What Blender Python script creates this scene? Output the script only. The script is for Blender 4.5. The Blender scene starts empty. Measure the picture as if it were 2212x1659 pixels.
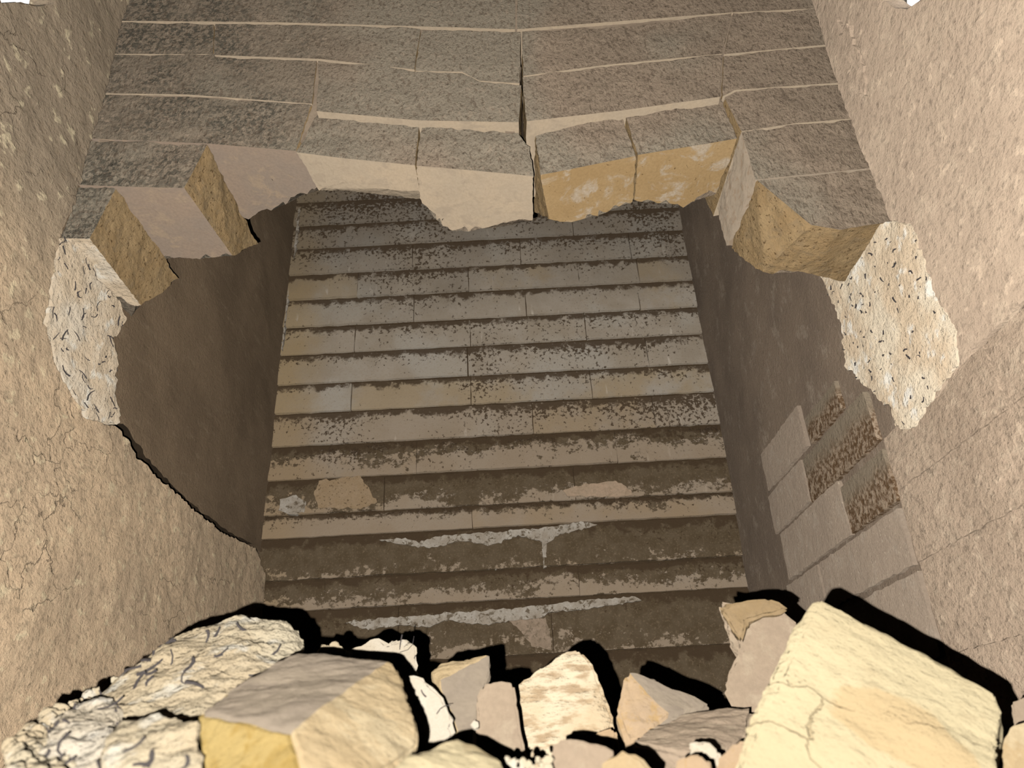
import bpy, bmesh, math, random
from mathutils import Vector, Matrix, noise
from mathutils.geometry import delaunay_2d_cdt
random.seed(7)
sc = bpy.context.scene
COL = sc.collection

# ---------------------------------------------------------------- camera
CX, CY, FPX = 1106.0, 829.5, 1661.0
EYE = Vector((0, 0, 1.0))
def _basis(vv, vd):
    up = Vector((vv[0]-CX, -(vv[1]-CY), -FPX)).normalized()
    d = Vector((vd[0]-CX, -(vd[1]-CY), -FPX)); d = (d - up*d.dot(up)).normalized()
    r = d.cross(up)
    return Matrix((r, d, up))
ROT = _basis((925, -2450), (1141, 1680))
def ray(x, y): return ROT @ Vector((x-CX, -(y-CY), -FPX))
def atY(x, y, Y):
    d = ray(x, y); return EYE + d*(Y/d.y)
def atX(x, y, X):
    d = ray(x, y); return EYE + d*(X/d.x)
def atZ(x, y, Z):
    d = ray(x, y); return EYE + d*((Z-EYE.z)/d.z)
cam = bpy.data.cameras.new('camera')
cam.sensor_width = 36.0; cam.lens = FPX/2212*36
cam.clip_start = 0.02
cam.dof.use_dof = True; cam.dof.focus_distance = 2.3; cam.dof.aperture_fstop = 9.0
co = bpy.data.objects.new('camera', cam); COL.objects.link(co)
co.matrix_world = Matrix.Translation(EYE) @ ROT.to_4x4()
sc.camera = co

# ---------------------------------------------------------------- world, torch, exposure
w = bpy.data.worlds.new('daylight'); sc.world = w; w.use_nodes = True
w.node_tree.nodes['Background'].inputs[0].default_value = (0.95, 0.97, 1, 1)
w.node_tree.nodes['Background'].inputs[1].default_value = 1.6
ld = bpy.data.lights.new('torch', 'POINT'); ld.energy = 1.0; ld.shadow_soft_size = 0.0022
ld.color = (1.0, 0.965, 0.91)
ld.use_nodes = True
nt = ld.node_tree; em = nt.nodes['Emission']
fo = nt.nodes.new('ShaderNodeLightFalloff'); fo.inputs['Strength'].default_value = 356.0; fo.inputs['Smooth'].default_value = 3.0
nt.links.new(fo.outputs['Quadratic'], em.inputs['Strength'])
lo = bpy.data.objects.new('torch', ld); COL.objects.link(lo)
lo.location = EYE + ROT @ Vector((-0.029, -0.022, 0.0))
vs = sc.view_settings
vs.view_transform = 'Standard'; vs.look = 'None'; vs.gamma = 1.0; vs.exposure = 0.0
vs.use_curve_mapping = False
sc.cycles.diffuse_bounces = 0

# ---------------------------------------------------------------- helpers
def link(name, me, mats=(), parent=None):
    o = bpy.data.objects.new(name, me); COL.objects.link(o)
    for m in mats: me.materials.append(m)
    if parent: o.parent = parent
    return o
def tag(o, label=None, cat=None, group=None, kind=None):
    if label: o['label'] = label
    if cat: o['category'] = cat
    if group: o['group'] = group
    if kind: o['kind'] = kind
    return o
def empty(name, loc=(0, 0, 0)):
    o = bpy.data.objects.new(name, None); COL.objects.link(o); o.location = loc; return o
def smooth(me, ang=38):
    for p in me.polygons: p.use_smooth = True
    me.set_sharp_from_angle(angle=math.radians(ang))
def fbm(p, s, o=3): return noise.fractal(Vector(p)*s, 1.0, 2.0, o)
def densify(poly, step, jit=0.0, closed=True, seed=0):
    out = []; n = len(poly); rnd = random.Random(seed)
    for i in range(n if closed else n-1):
        a = Vector(poly[i]); b = Vector(poly[(i+1) % n]); L = (b-a).length
        k = max(1, int(L/step))
        nrm = Vector((-(b-a).y, (b-a).x)).normalized() if L > 0 else Vector((0, 0))
        for j in range(k):
            q = a.lerp(b, j/k)
            if jit: q = q + nrm*(noise.noise(Vector((q.x*55, q.y*55, seed)))*jit + noise.noise(Vector((q.x*160, q.y*160, seed)))*jit*.6)
            out.append(q)
    if not closed: out.append(Vector(poly[-1]))
    return out
def inside(p, poly):
    c = False; n = len(poly); j = n-1
    for i in range(n):
        a, b = poly[i], poly[j]
        if (a[1] > p[1]) != (b[1] > p[1]) and p[0] < (b[0]-a[0])*(p[1]-a[1])/(b[1]-a[1])+a[0]: c = not c
        j = i
    return c
def sheet(name, poly, to3d, nrm, thick, res, disp, mats, parent=None, jit=0.006, seed=0, holes=()):
    """an irregular layer lying on a wall: poly is in wall coordinates, disp(p) lifts the face"""
    outer = densify(poly, res*.7, jit, True, seed)
    xs = [p[0] for p in outer]; ys = [p[1] for p in outer]
    pts = list(outer); edges = [(i, (i+1) % len(outer)) for i in range(len(outer))]
    x = min(xs); rnd = random.Random(seed+5)
    while x < max(xs):
        y = min(ys)
        while y < max(ys):
            q = Vector((x+rnd.uniform(-.3, .3)*res, y+rnd.uniform(-.3, .3)*res))
            if inside(q, outer) and not any(inside(q, h) for h in holes): pts.append(q)
            y += res
        x += res
    for h in holes:
        b = len(pts); hh = densify(h, res*.4, .003, True, 9); pts += hh
        edges += [(b+i, b+(i+1) % len(hh)) for i in range(len(hh))]
    v, e, f, *_ = delaunay_2d_cdt([Vector(p) for p in pts], edges, [], 1 if not holes else 1, 1e-6)
    if holes: f = [t for t in f if not any(inside(sum((v[i] for i in t), Vector((0, 0)))/len(t), h) for h in holes)]
    bm = bmesh.new(); nv = Vector(nrm)
    bv = [bm.verts.new(to3d(p) + nv*(thick + disp(to3d(p)))) for p in v]
    for t in f:
        try: bm.faces.new([bv[i] for i in t])
        except ValueError: pass
    bm.normal_update()
    if bm.faces and sum(fc.normal.dot(nv) for fc in bm.faces) < 0: bmesh.ops.reverse_faces(bm, faces=bm.faces)
    be = [ed for ed in bm.edges if len(ed.link_faces) == 1]
    if holes: be = [ed for ed in be if min(ed.verts[0].co.y, ed.verts[1].co.y) < -.35 or max(ed.verts[0].co.y, ed.verts[1].co.y) > 3.1 or ed.calc_length() > 1] if thick == 0 else be
    r = bmesh.ops.extrude_edge_only(bm, edges=be)
    for g in r['geom']:
        if isinstance(g, bmesh.types.BMVert): g.co = g.co - nv*(thick+.03)
    bmesh.ops.recalc_face_normals(bm, faces=bm.faces)
    me = bpy.data.meshes.new(name); bm.to_mesh(me); bm.free(); smooth(me, 50)
    return link(name, me, mats, parent)
def refine(bm, step, maxit=7):
    bmesh.ops.triangulate(bm, faces=bm.faces)
    for _ in range(maxit):
        le = [e for e in bm.edges if e.calc_length() > step]
        if not le: break
        bmesh.ops.subdivide_edges(bm, edges=le, cuts=1, use_grid_fill=False)
        bmesh.ops.triangulate(bm, faces=[f for f in bm.faces if len(f.verts) > 3])
    bmesh.ops.remove_doubles(bm, verts=bm.verts, dist=step*.1)
    bmesh.ops.dissolve_degenerate(bm, dist=1e-5, edges=bm.edges)
    bmesh.ops.triangulate(bm, faces=[f for f in bm.faces if len(f.verts) > 3])
    bmesh.ops.recalc_face_normals(bm, faces=bm.faces)
def roughen(bm, amp, scale, seed=0, amp2=0, scale2=120):
    bm.normal_update(); o = Vector((seed*3.1, seed*7.7, seed*1.3))
    mv = []
    for v in bm.verts:
        d = amp*noise.fractal(v.co*scale+o, 1.0, 2.0, 3)
        if amp2: d += amp2*noise.fractal(v.co*scale2+o, 1.0, 2.0, 2)
        mv.append(v.co + v.normal*d)
    for v, c in zip(bm.verts, mv): v.co = c

# ---------------------------------------------------------------- materials
class NT:
    def __init__(s, name):
        s.m = bpy.data.materials.new(name); s.m.use_nodes = True; s.t = s.m.node_tree
        s.b = s.t.nodes['Principled BSDF']; s.b.inputs['Roughness'].default_value = .9
        s.b.inputs['Specular IOR Level'].default_value = .12
        s.b.inputs['Diffuse Roughness'].default_value = 1.0
        g = s.t.nodes.new('ShaderNodeNewGeometry'); s.pos = g.outputs['Position']
    def n(s, typ, **kw):
        x = s.t.nodes.new(typ)
        for k, v in kw.items(): setattr(x, k, v)
        return x
    def set(s, sock, v):
        if hasattr(v, 'is_linked') or isinstance(v, bpy.types.NodeSocket): s.t.links.new(v, sock)
        else: sock.default_value = v
    def noise(s, scale, detail=4, rough=.6, vec=None, dist=0, stretch=None):
        x = s.n('ShaderNodeTexNoise'); x.inputs['Scale'].default_value = scale; x.inputs['Detail'].default_value = detail
        x.inputs['Roughness'].default_value = rough; x.inputs['Distortion'].default_value = dist
        v = vec or s.pos
        if stretch:
            mp = s.n('ShaderNodeMapping'); s.t.links.new(v, mp.inputs[0]); mp.inputs['Scale'].default_value = stretch; v = mp.outputs[0]
        s.t.links.new(v, x.inputs['Vector']); return x.outputs['Fac']
    def voro(s, scale, feature='F1', vec=None):
        x = s.n('ShaderNodeTexVoronoi'); x.feature = feature; x.inputs['Scale'].default_value = scale
        s.t.links.new(vec or s.pos, x.inputs['Vector']); return x.outputs['Distance']
    def ramp(s, fac, a, b, ca=0.0, cb=1.0):
        x = s.n('ShaderNodeMapRange'); x.interpolation_type = 'SMOOTHSTEP'; s.set(x.inputs[0], fac)
        x.inputs[1].default_value = a; x.inputs[2].default_value = b; x.inputs[3].default_value = ca; x.inputs[4].default_value = cb
        return x.outputs[0]
    def math(s, op, a, b=0.0, c=0.0):
        x = s.n('ShaderNodeMath'); x.operation = op; s.set(x.inputs[0], a); s.set(x.inputs[1], b); s.set(x.inputs[2], c); return x.outputs[0]
    def mix(s, fac, a, b):
        x = s.n('ShaderNodeMix'); x.data_type = 'RGBA'; s.set(x.inputs[0], fac)
        for k, v in ((6, a), (7, b)):
            if isinstance(v, tuple): v = (*v, 1.0) if len(v) == 3 else v
            s.set(x.inputs[k], v)
        return x.outputs[2]
    def color(s, c): 
        s.set(s.b.inputs['Base Color'], (*c, 1.0) if isinstance(c, tuple) else c)
    def bump(s, terms, dist=.004, strength=1.0):
        h = None
        for t, k in terms:
            t = s.math('MULTIPLY', t, k); h = t if h is None else s.math('ADD', h, t)
        x = s.n('ShaderNodeBump'); x.inputs['Strength'].default_value = strength; x.inputs['Distance'].default_value = dist
        s.t.links.new(h, x.inputs['Height']); s.t.links.new(x.outputs[0], s.b.inputs['Normal'])
    def xyz(s, v=None):
        x = s.n('ShaderNodeSeparateXYZ'); s.t.links.new(v or s.pos, x.inputs[0]); return x.outputs

def stone_mat(name, c1, c2, c3=None, big=6, fine=90, bump=1.0, spot=None, spot_lo=.62, stretch=None, dist=.004):
    t = NT(name)
    a = t.noise(big, 5, .62); f = t.noise(fine, 4, .7)
    c = t.mix(t.ramp(a, .35, .65), c1, c2)
    if c3: c = t.mix(t.ramp(t.noise(big*2.3, 6, .65, dist=.6), .52, .62), c, c3)
    c = t.mix(t.ramp(f, .3, .75, 0, .5), c, tuple(x*.72 for x in c2))
    if spot:
        sp = t.ramp(t.noise(fine*.75, 3, .5), spot_lo, spot_lo+.05); c = t.mix(t.math('MULTIPLY', sp, .85), c, spot)
    t.color(c)
    t.bump([(t.noise(fine, 5, .7, stretch=stretch), 1.0*bump), (t.noise(fine*.28, 4, .6, stretch=stretch), 1.6*bump)], dist)
    return t.m

# front faces of the broken cross wall: pocked grey-brown, sooty to the left
def m_cross():
    t = NT('pocked_grey_stone')
    X, Y, Z = t.xyz()
    a = t.noise(5, 5, .6); f = t.noise(150, 5, .75); g = t.noise(95, 4, .6, stretch=(1.1, 1, .7)); pit = t.noise(105, 3, .55, stretch=(1.1, 1, .7))
    c = t.mix(t.ramp(a, .35, .65), (.395, .305, .225), (.345, .268, .197))
    c = t.mix(t.ramp(t.noise(2.2, 3, .5), .42, .6), c, (.36, .305, .232))
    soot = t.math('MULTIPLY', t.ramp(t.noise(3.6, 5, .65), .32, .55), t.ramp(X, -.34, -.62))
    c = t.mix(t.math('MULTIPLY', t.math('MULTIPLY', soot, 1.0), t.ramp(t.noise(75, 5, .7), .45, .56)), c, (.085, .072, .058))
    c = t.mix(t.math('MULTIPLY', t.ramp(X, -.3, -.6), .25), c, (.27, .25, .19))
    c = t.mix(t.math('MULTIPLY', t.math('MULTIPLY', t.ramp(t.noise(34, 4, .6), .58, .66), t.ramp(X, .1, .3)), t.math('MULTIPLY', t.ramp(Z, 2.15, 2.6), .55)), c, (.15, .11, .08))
    c = t.mix(t.ramp(g, .56, .66, 0, .55), c, (.47, .37, .275))
    c = t.mix(t.ramp(pit, .46, .36, 0, .6), c, (.17, .125, .088))
    c = t.mix(t.ramp(f, .5, .3, 0, .5), c, (.15, .115, .08))
    t.color(c)
    t.bump([(g, 1.3), (pit, 1.2), (f, .9)], .010)
    return t.m
M_cross = m_cross()
M_under = stone_mat('smooth_cream_bed', (.44, .355, .26), (.48, .38, .27), (.40, .32, .235), big=8, fine=120, bump=.6)
M_undergrey = stone_mat('smooth_pinkish_bed', (.33, .245, .18), (.29, .228, .178), (.36, .27, .19), big=5, fine=130, bump=.4)
M_ochre = stone_mat('broken_ochre_stone', (.40, .27, .135), (.44, .31, .165), (.35, .25, .14), big=14, fine=150, bump=1.5, spot=(.14, .085, .04), spot_lo=.62, dist=.006)
M_ochrepatch = stone_mat('ochre_bed_with_mortar', (.40, .275, .14), (.36, .24, .115), (.46, .38, .29), big=4, fine=140, bump=.6, spot=(.12, .07, .03), spot_lo=.68)
M_greymortar = stone_mat('grey_mortar_face', (.34, .275, .205), (.40, .32, .24), (.30, .22, .15), big=12, fine=90, bump=.6)
M_joint = stone_mat('joint_mortar', (.33, .258, .188), (.26, .20, .147), big=12, fine=120, bump=.8)
M_crackshade = stone_mat('painted_crack_shade', (.05, .035, .022), (.03, .022, .015), big=12, fine=120, bump=.5)  # near-black colour standing in for the shade deep in cracks

def m_back():
    """back wall stone: pale, mould hanging from the top of each course, brown crust low down (object colour: r mould, g crust, b yellow)"""
    t = NT('mouldy_pale_stone')
    X, Y, Z = t.xyz()
    oi = t.n('ShaderNodeObjectInfo'); oc = t.n('ShaderNodeSeparateColor'); t.t.links.new(oi.outputs['Color'], oc.inputs[0])
    R, G, B = oc.outputs
    tc = t.n('ShaderNodeTexCoord'); gz = t.xyz(tc.outputs['Generated'])[2]
    a = t.noise(5, 5, .6); f = t.noise(110, 4, .7)
    c = t.mix(t.ramp(a, .35, .65), (.51, .44, .36), (.44, .37, .29))
    c = t.mix(t.ramp(t.noise(3.1, 3, .5), .5, .64, 0, .7), c, (.53, .485, .42))
    # yellow stain towards the left corner
    yl = t.ramp(t.math('ADD', X, t.math('MULTIPLY', t.noise(6, 4, .6), .25)), -.70, -.90)
    c = t.mix(t.math('MULTIPLY', yl, .75), c, (.46, .33, .17))
    c = t.mix(t.math('MULTIPLY', B, t.ramp(t.noise(4, 4, .6), .4, .6)), c, (.48, .35, .19))
    c = t.mix(t.ramp(f, .5, .3, 0, .5), c, (.40, .31, .22))
    # pale run marks
    run = t.math('MULTIPLY', t.ramp(t.noise(20, 3, .5, stretch=(1.6, 1, .35)), .66, .72), t.ramp(gz, .6, .1))
    c = t.mix(t.math('MULTIPLY', run, .7), c, (.72, .64, .54))
    top_dim = t.ramp(t.math('ADD', Z, t.math('MULTIPLY', t.noise(2.4, 4, .6), .8)), 3.35, 4.05)  # upper courses painted darker for the weaker light high on the wall
    c = t.mix(t.math('MULTIPLY', top_dim, .62), c, (.20, .165, .13))
    # crust
    cr = t.noise(7, 8, .72, stretch=(.8, 1, 1.5)); cr2 = t.noise(40, 5, .7)
    crv = t.math('ADD', t.math('MULTIPLY', cr, .62), t.math('MULTIPLY', cr2, .46))
    crv = t.math('ADD', crv, t.math('MULTIPLY', t.math('SUBTRACT', gz, .5), .22))
    crv = t.math('ADD', crv, t.math('MULTIPLY', G, .55))
    crm = t.ramp(crv, .82, .87)
    crust = t.mix(t.ramp(t.noise(16, 5, .6), .35, .65), (.135, .096, .056), (.175, .130, .082))
    crust = t.mix(t.ramp(t.noise(120, 4, .7), .52, .66, 0, .6), crust, (.28, .205, .13))
    c = t.mix(t.math('MULTIPLY', t.ramp(G, .02, .12), .6), c, (.40, .29, .19))
    c = t.mix(crm, c, crust)
    # mould: dense along the top edge, speckled below it
    sp = t.noise(62, 5, .66); sp2 = t.noise(17, 5, .65); reg = t.noise(2.6, 3, .5)
    top = t.ramp(gz, .25, 1.0)
    lip = t.ramp(t.math('ADD', gz, t.math('MULTIPLY', t.math('SUBTRACT', sp2, .5), .9)), .74, .90)
    mv = t.math('ADD', sp, t.math('MULTIPLY', top, .10))
    mv = t.math('ADD', mv, t.math('MULTIPLY', t.math('SUBTRACT', reg, .5), .35))
    mv = t.math('ADD', mv, t.math('MULTIPLY', R, .16))
    mm = t.ramp(mv, .66, .72)
    mm = t.math('MAXIMUM', mm, t.math('MULTIPLY', lip, t.ramp(t.math('ADD', sp, t.math('MULTIPLY', sp2, .5)), .50, .66)))
    c = t.mix(t.math('MULTIPLY', mm, .92), c, (.095, .062, .036))
    t.color(c)
    t.bump([(f, 1.0), (t.noise(60, 4, .6), 1.0), (mm, .3), (crm, .8)], .007)
    return t.m
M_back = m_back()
M_lime = stone_mat('white_lime_bloom', (.62, .565, .49), (.47, .40, .32), (.17, .127, .08), big=20, fine=110, bump=1.6, dist=.008)
M_backmortar = stone_mat('brown_bed_dirt', (.12, .08, .045), (.09, .06, .035), big=14, fine=90, bump=1.0)

def m_plaster_inner(name, c1, c2, pale, st, lo, amount=.8, k1=1.2):
    t = NT(name)
    X, Y, Z = t.xyz()
    a = t.noise(3, 5, .6); f = t.noise(150, 5, .75); k = t.noise(13, 8, .78, stretch=st); g = t.noise(60, 5, .7)
    c = t.mix(t.ramp(a, .35, .65), c1, c2)
    c = t.mix(t.ramp(k, lo, lo+.10, 0, amount), c, pale)
    c = t.mix(t.ramp(f, .48, .3, 0, .55), c, tuple(x*.5 for x in c1))
    c = t.mix(t.ramp(g, .60, .68, 0, .4), c, pale)
    t.color(c)
    t.bump([(f, .9), (g, 1.3), (t.noise(16, 6, .7, stretch=st), k1)], .009)
    return t.m
M_leftin = m_plaster_inner('brown_left_plaster', (.31, .222, .142), (.25, .178, .114), (.38, .285, .19), (1, .45, 1.7), .54, .55)
M_rightin = m_plaster_inner('brown_right_plaster', (.37, .28, .205), (.30, .228, .17), (.52, .42, .325), (1, 1.0, .8), .53, .6, .5)
def m_coat(name, c1, c2, c3, st, bs=1.0, cracks=.6, grey=None):
    t = NT(name)
    X, Y, Z = t.xyz()
    a = t.noise(3.2, 5, .6); b = t.noise(22, 6, .7); f = t.noise(150, 5, .72); g = t.noise(62, 5, .62, stretch=st); l = t.noise(30, 3, .55, stretch=st)
    c = t.mix(t.ramp(a, .35, .65), c1, c2)
    c = t.mix(t.ramp(b, .50, .66, 0, .6), c, c3)
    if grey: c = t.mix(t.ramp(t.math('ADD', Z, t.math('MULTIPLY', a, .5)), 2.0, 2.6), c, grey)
    c = t.mix(t.ramp(g, .47, .34, 0, .5), c, tuple(x*.58 for x in c2))
    c = t.mix(t.ramp(f, .48, .3, 0, .4), c, tuple(x*.55 for x in c2))
    c = t.mix(t.ramp(l, .60, .68, 0, .55), c, tuple(min(.92, x*1.2) for x in c3))
    wob = t.n('ShaderNodeVectorMath'); wob.operation = 'ADD'
    nz = t.n('ShaderNodeTexNoise'); nz.inputs['Scale'].default_value = 14; nz.inputs['Detail'].default_value = 5; t.t.links.new(t.pos, nz.inputs['Vector'])
    sc_ = t.n('ShaderNodeVectorMath'); sc_.operation = 'SCALE'; sc_.inputs['Scale'].default_value = .10; t.t.links.new(nz.outputs['Color'], sc_.inputs[0])
    t.t.links.new(t.pos, wob.inputs[0]); t.t.links.new(sc_.outputs[0], wob.inputs[1])
    e = t.voro(6.5, 'DISTANCE_TO_EDGE', wob.outputs[0])
    ck = t.math('MULTIPLY', t.ramp(e, .010, .003), t.ramp(t.noise(4.5, 3, .5), .50, .60))
    if cracks: c = t.mix(t.math('MULTIPLY', ck, cracks), c, tuple(x*.3 for x in c2))
    t.color(c)
    t.bump([(f, .7*bs), (g, 1.5*bs), (l, 1.6*bs), (ck, -1.2*cracks)], .012)
    return t.m
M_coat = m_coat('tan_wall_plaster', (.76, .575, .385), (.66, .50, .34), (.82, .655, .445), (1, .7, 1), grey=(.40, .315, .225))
M_coatgrey = m_coat('grey_upper_plaster', (.36, .275, .195), (.33, .245, .17), (.43, .33, .235), (1, 1, 1))
M_coatright = m_coat('pale_right_plaster', (.64, .50, .375), (.57, .44, .33), (.70, .56, .42), (1, .75, 1), .5, 0)
M_coarse = m_coat('coarse_right_stone', (.66, .51, .38), (.55, .42, .31), (.74, .60, .45), (1, .65, 1), 1.0, 0)
M_rblock = stone_mat('grey_right_stone', (.40, .315, .24), (.37, .29, .222), (.42, .34, .265), big=6, fine=150, bump=.9, spot=(.52, .43, .33), spot_lo=.64)
def m_darkblock():
    t = NT('damp_stained_stone')
    f = t.noise(70, 5, .7); a = t.noise(9, 4, .6)
    tc = t.n('ShaderNodeTexCoord'); gz = t.xyz(tc.outputs['Generated'])[2]
    c = t.mix(t.ramp(f, .42, .60), (.16, .095, .05), (.46, .35, .25))
    c = t.mix(t.ramp(t.math('ADD', gz, t.math('MULTIPLY', a, .6)), .75, 1.15), c, (.33, .265, .19))
    t.color(c); t.bump([(f, 2.0), (t.noise(28, 3, .6), 1.0)], .008); return t.m
M_darkblock = m_darkblock()
def m_crumb(name, c1, c2, c3, bs=1.0):
    t = NT(name)
    a = t.noise(7, 5, .6); b = t.noise(20, 4, .6); f = t.noise(90, 4, .65)
    c = t.mix(t.ramp(a, .38, .62), c1, c2); c = t.mix(t.ramp(b, .55, .68), c, c3)
    c = t.mix(t.ramp(f, .4, .25, 0, .4), c, tuple(x*.6 for x in c2))
    t.color(c); t.bump([(f, 1.3*bs), (t.noise(75, 4, .6), 1.2*bs), (t.noise(28, 2, .5), .3*bs)], .007); return t.m
M_scar = m_crumb('fresh_broken_plaster', (.80, .69, .53), (.70, .56, .40), (.86, .81, .72))
M_scarleft = m_crumb('fresh_left_plaster', (.66, .57, .45), (.62, .50, .36), (.72, .66, .56))
M_lump = m_crumb('cream_plaster_lump', (.46, .40, .29), (.43, .35, .235), (.50, .46, .38), .8)
M_lumpw = m_crumb('white_plaster_lump', (.49, .44, .36), (.45, .385, .29), (.53, .495, .43), .8)
M_straw = stone_mat('dark_straw', (.085, .075, .072), (.06, .052, .052), big=40, fine=200, bump=.2)
M_cream = stone_mat('cream_limestone', (.46, .385, .235), (.50, .42, .265), (.44, .35, .205), big=6, fine=110, bump=.5)
M_creamwarm = stone_mat('warm_cream_limestone', (.44, .34, .205), (.42, .315, .18), (.48, .39, .25), big=9, fine=110, bump=.7)
M_greyface = stone_mat('smooth_grey_bed_face', (.25, .205, .158), (.28, .23, .172), (.235, .192, .148), big=10, fine=110, bump=.4)
M_yellow = stone_mat('yellow_ochre_face', (.34, .235, .08), (.385, .285, .115), (.31, .21, .065), big=16, fine=110, bump=.9)
M_pink = stone_mat('pinkish_stone', (.33, .255, .185), (.36, .28, .20), (.38, .305, .22), big=12, fine=130, bump=.7)
M_pinkochre = stone_mat('pink_ochre_stone', (.38, .28, .185), (.43, .31, .19), (.40, .27, .13), big=18, fine=110, bump=.7)
M_olive = stone_mat('olive_broken_stone', (.27, .19, .10), (.33, .24, .14), (.21, .15, .08), big=24, fine=130, bump=1.8)
def m_striped():
    t = NT('striated_cream_stone')
    k = t.noise(62, 5, .6, stretch=(.5, 1, 1.7)); a = t.noise(9, 3, .5)
    c = t.mix(t.ramp(k, .38, .55), (.36, .265, .165), (.56, .48, .345))
    c = t.mix(t.ramp(a, .48, .64, 0, .6), c, (.46, .345, .21))
    t.color(c); t.bump([(k, 2.6), (t.noise(110, 3, .6), .5)], .009); return t.m
M_striped = m_striped()
def m_bigcream():
    t = NT('big_cream_limestone')
    a = t.noise(6, 5, .6); f = t.noise(110, 4, .7); b = t.noise(26, 5, .65)
    c = t.mix(t.ramp(a, .35, .65), (.46, .385, .24), (.50, .425, .27))
    c = t.mix(t.ramp(b, .55, .66, 0, .5), c, (.42, .34, .21))
    p = atY(1950, 1572, .66)
    d = t.n('ShaderNodeVectorMath'); d.operation = 'DISTANCE'; t.t.links.new(t.pos, d.inputs[0]); d.inputs[1].default_value = p
    dd = t.math('ADD', d.outputs['Value'], t.math('MULTIPLY', t.noise(20, 6, .7), .06))
    c = t.mix(t.ramp(dd, .083, .073, 0, .5), c, (.42, .285, .14))
    wob = t.n('ShaderNodeVectorMath'); wob.operation = 'ADD'
    nz = t.n('ShaderNodeTexNoise'); nz.inputs['Scale'].default_value = 12; nz.inputs['Detail'].default_value = 5; t.t.links.new(t.pos, nz.inputs['Vector'])
    s2 = t.n('ShaderNodeVectorMath'); s2.operation = 'SCALE'; s2.inputs['Scale'].default_value = .12; t.t.links.new(nz.outputs['Color'], s2.inputs[0])
    t.t.links.new(t.pos, wob.inputs[0]); t.t.links.new(s2.outputs[0], wob.inputs[1])
    ck = t.math('MULTIPLY', t.ramp(t.voro(7, 'DISTANCE_TO_EDGE', wob.outputs[0]), .012, .003), t.ramp(t.noise(7, 3, .5), .48, .58))
    c = t.mix(t.math('MULTIPLY', ck, .38), c, (.27, .19, .10))
    t.color(c); t.bump([(f, .5), (b, 1.0), (ck, -.5)], .005); return t.m
M_bigcream = m_bigcream()
M_mound = stone_mat('rubble_earth', (.22, .16, .10), (.28, .21, .13), (.34, .27, .18), big=20, fine=60, bump=1.5)

# ---------------------------------------------------------------- room shell
YC, YF = 1.50, 3.20
XL, XR = -1.075, 0.945
ZT = 4.7
def wall_pt(X): return lambda p: Vector((X, p[0], p[1]))
def px_wall(pts, X): return [Vector((q.y, q.z)) for q in (atX(x, y, X) for x, y in pts)]

def slab(name, lo_, hi_, mat, kind='structure', parent=None, label=None):
    bm = bmesh.new(); bmesh.ops.create_cube(bm, size=1)
    for v in bm.verts:
        v.co = Vector([lo_[i] + (v.co[i]+.5)*(hi_[i]-lo_[i]) for i in range(3)])
    me = bpy.data.meshes.new(name); bm.to_mesh(me); bm.free()
    return tag(link(name, me, [mat], parent), label, kind=kind)
slab('ceiling', (-1.6, -1.5, ZT), (1.5, 3.7, ZT+.12), M_coatgrey)
slab('wall_front', (-1.6, -1.6, 0), (1.5, -1.5, ZT), M_coatgrey)

chink_l = [(-14, -30), (50, -40), (122, -30), (116, 8), (84, 14), (40, 5), (-2, 7)]
chink_r = [(1900, -40), (1980, -44), (1984, 2), (1954, 20), (1930, 18), (1906, 2)]
def dl(p): return .010*fbm(p, 2.2) + .003*fbm((p.x, p.y*.6, p.z*1.3), 16)
def dr(p): return .008*fbm(p, 2.0) + .002*fbm(p, 16)
crack_px = [(132, 806), (194, 906), (258, 922), (300, 985), (335, 1022), (400, 1085), (480, 1150), (553, 1185), (575, 1250), (571, 1296)]
def slot(pts, w, X, seed):
    rnd = random.Random(seed); L = []; Rr = []
    P = densify(pts, 9, 0, False)
    for i, p in enumerate(P):
        q = P[min(i+1, len(P)-1)] - P[max(i-1, 0)]; n = Vector((-q.y, q.x)).normalized()
        if n.x < 0: n = -n
        ww = w*(.35+1.0*abs(noise.noise(Vector((i*.21, seed, 0))))+.5*rnd.random())
        L.append(p - n*14); Rr.append(p + n*(ww if 0 < i < len(P)-1 else 0))
    return px_wall([tuple(q) for q in L + Rr[::-1]], X)
slot_l = slot(crack_px, 10, XL, 4)
hl = px_wall(chink_l, XL); hr = px_wall(chink_r, XR)
wl = sheet('wall_left', [(-1.5, 0), (3.35, 0), (3.35, ZT), (-1.5, ZT)], wall_pt(XL), (1, 0, 0), 0, .035, dl, [M_leftin], jit=0, holes=[hl, slot_l])
tag(wl, 'left chamber wall of rough brown plaster', kind='structure')
bm = bmesh.new(); bmesh.ops.create_cube(bm, size=1)     # cavity behind the split plaster, its shade painted in near-black
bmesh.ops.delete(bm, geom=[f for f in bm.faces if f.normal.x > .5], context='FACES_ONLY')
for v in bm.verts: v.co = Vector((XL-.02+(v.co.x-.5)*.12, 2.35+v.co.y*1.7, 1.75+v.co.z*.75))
me = bpy.data.meshes.new('wall_cavity'); bm.to_mesh(me); bm.free(); link('wall_cavity', me, [M_crackshade], wl)
wr = sheet('wall_right', [(-1.5, 0), (3.35, 0), (3.35, ZT), (-1.5, ZT)], wall_pt(XR), (-1, 0, 0), 0, .035, dr, [M_rightin], jit=0, seed=2, holes=[hr])
tag(wr, 'right chamber wall of brown plaster over masonry', kind='structure')

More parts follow.
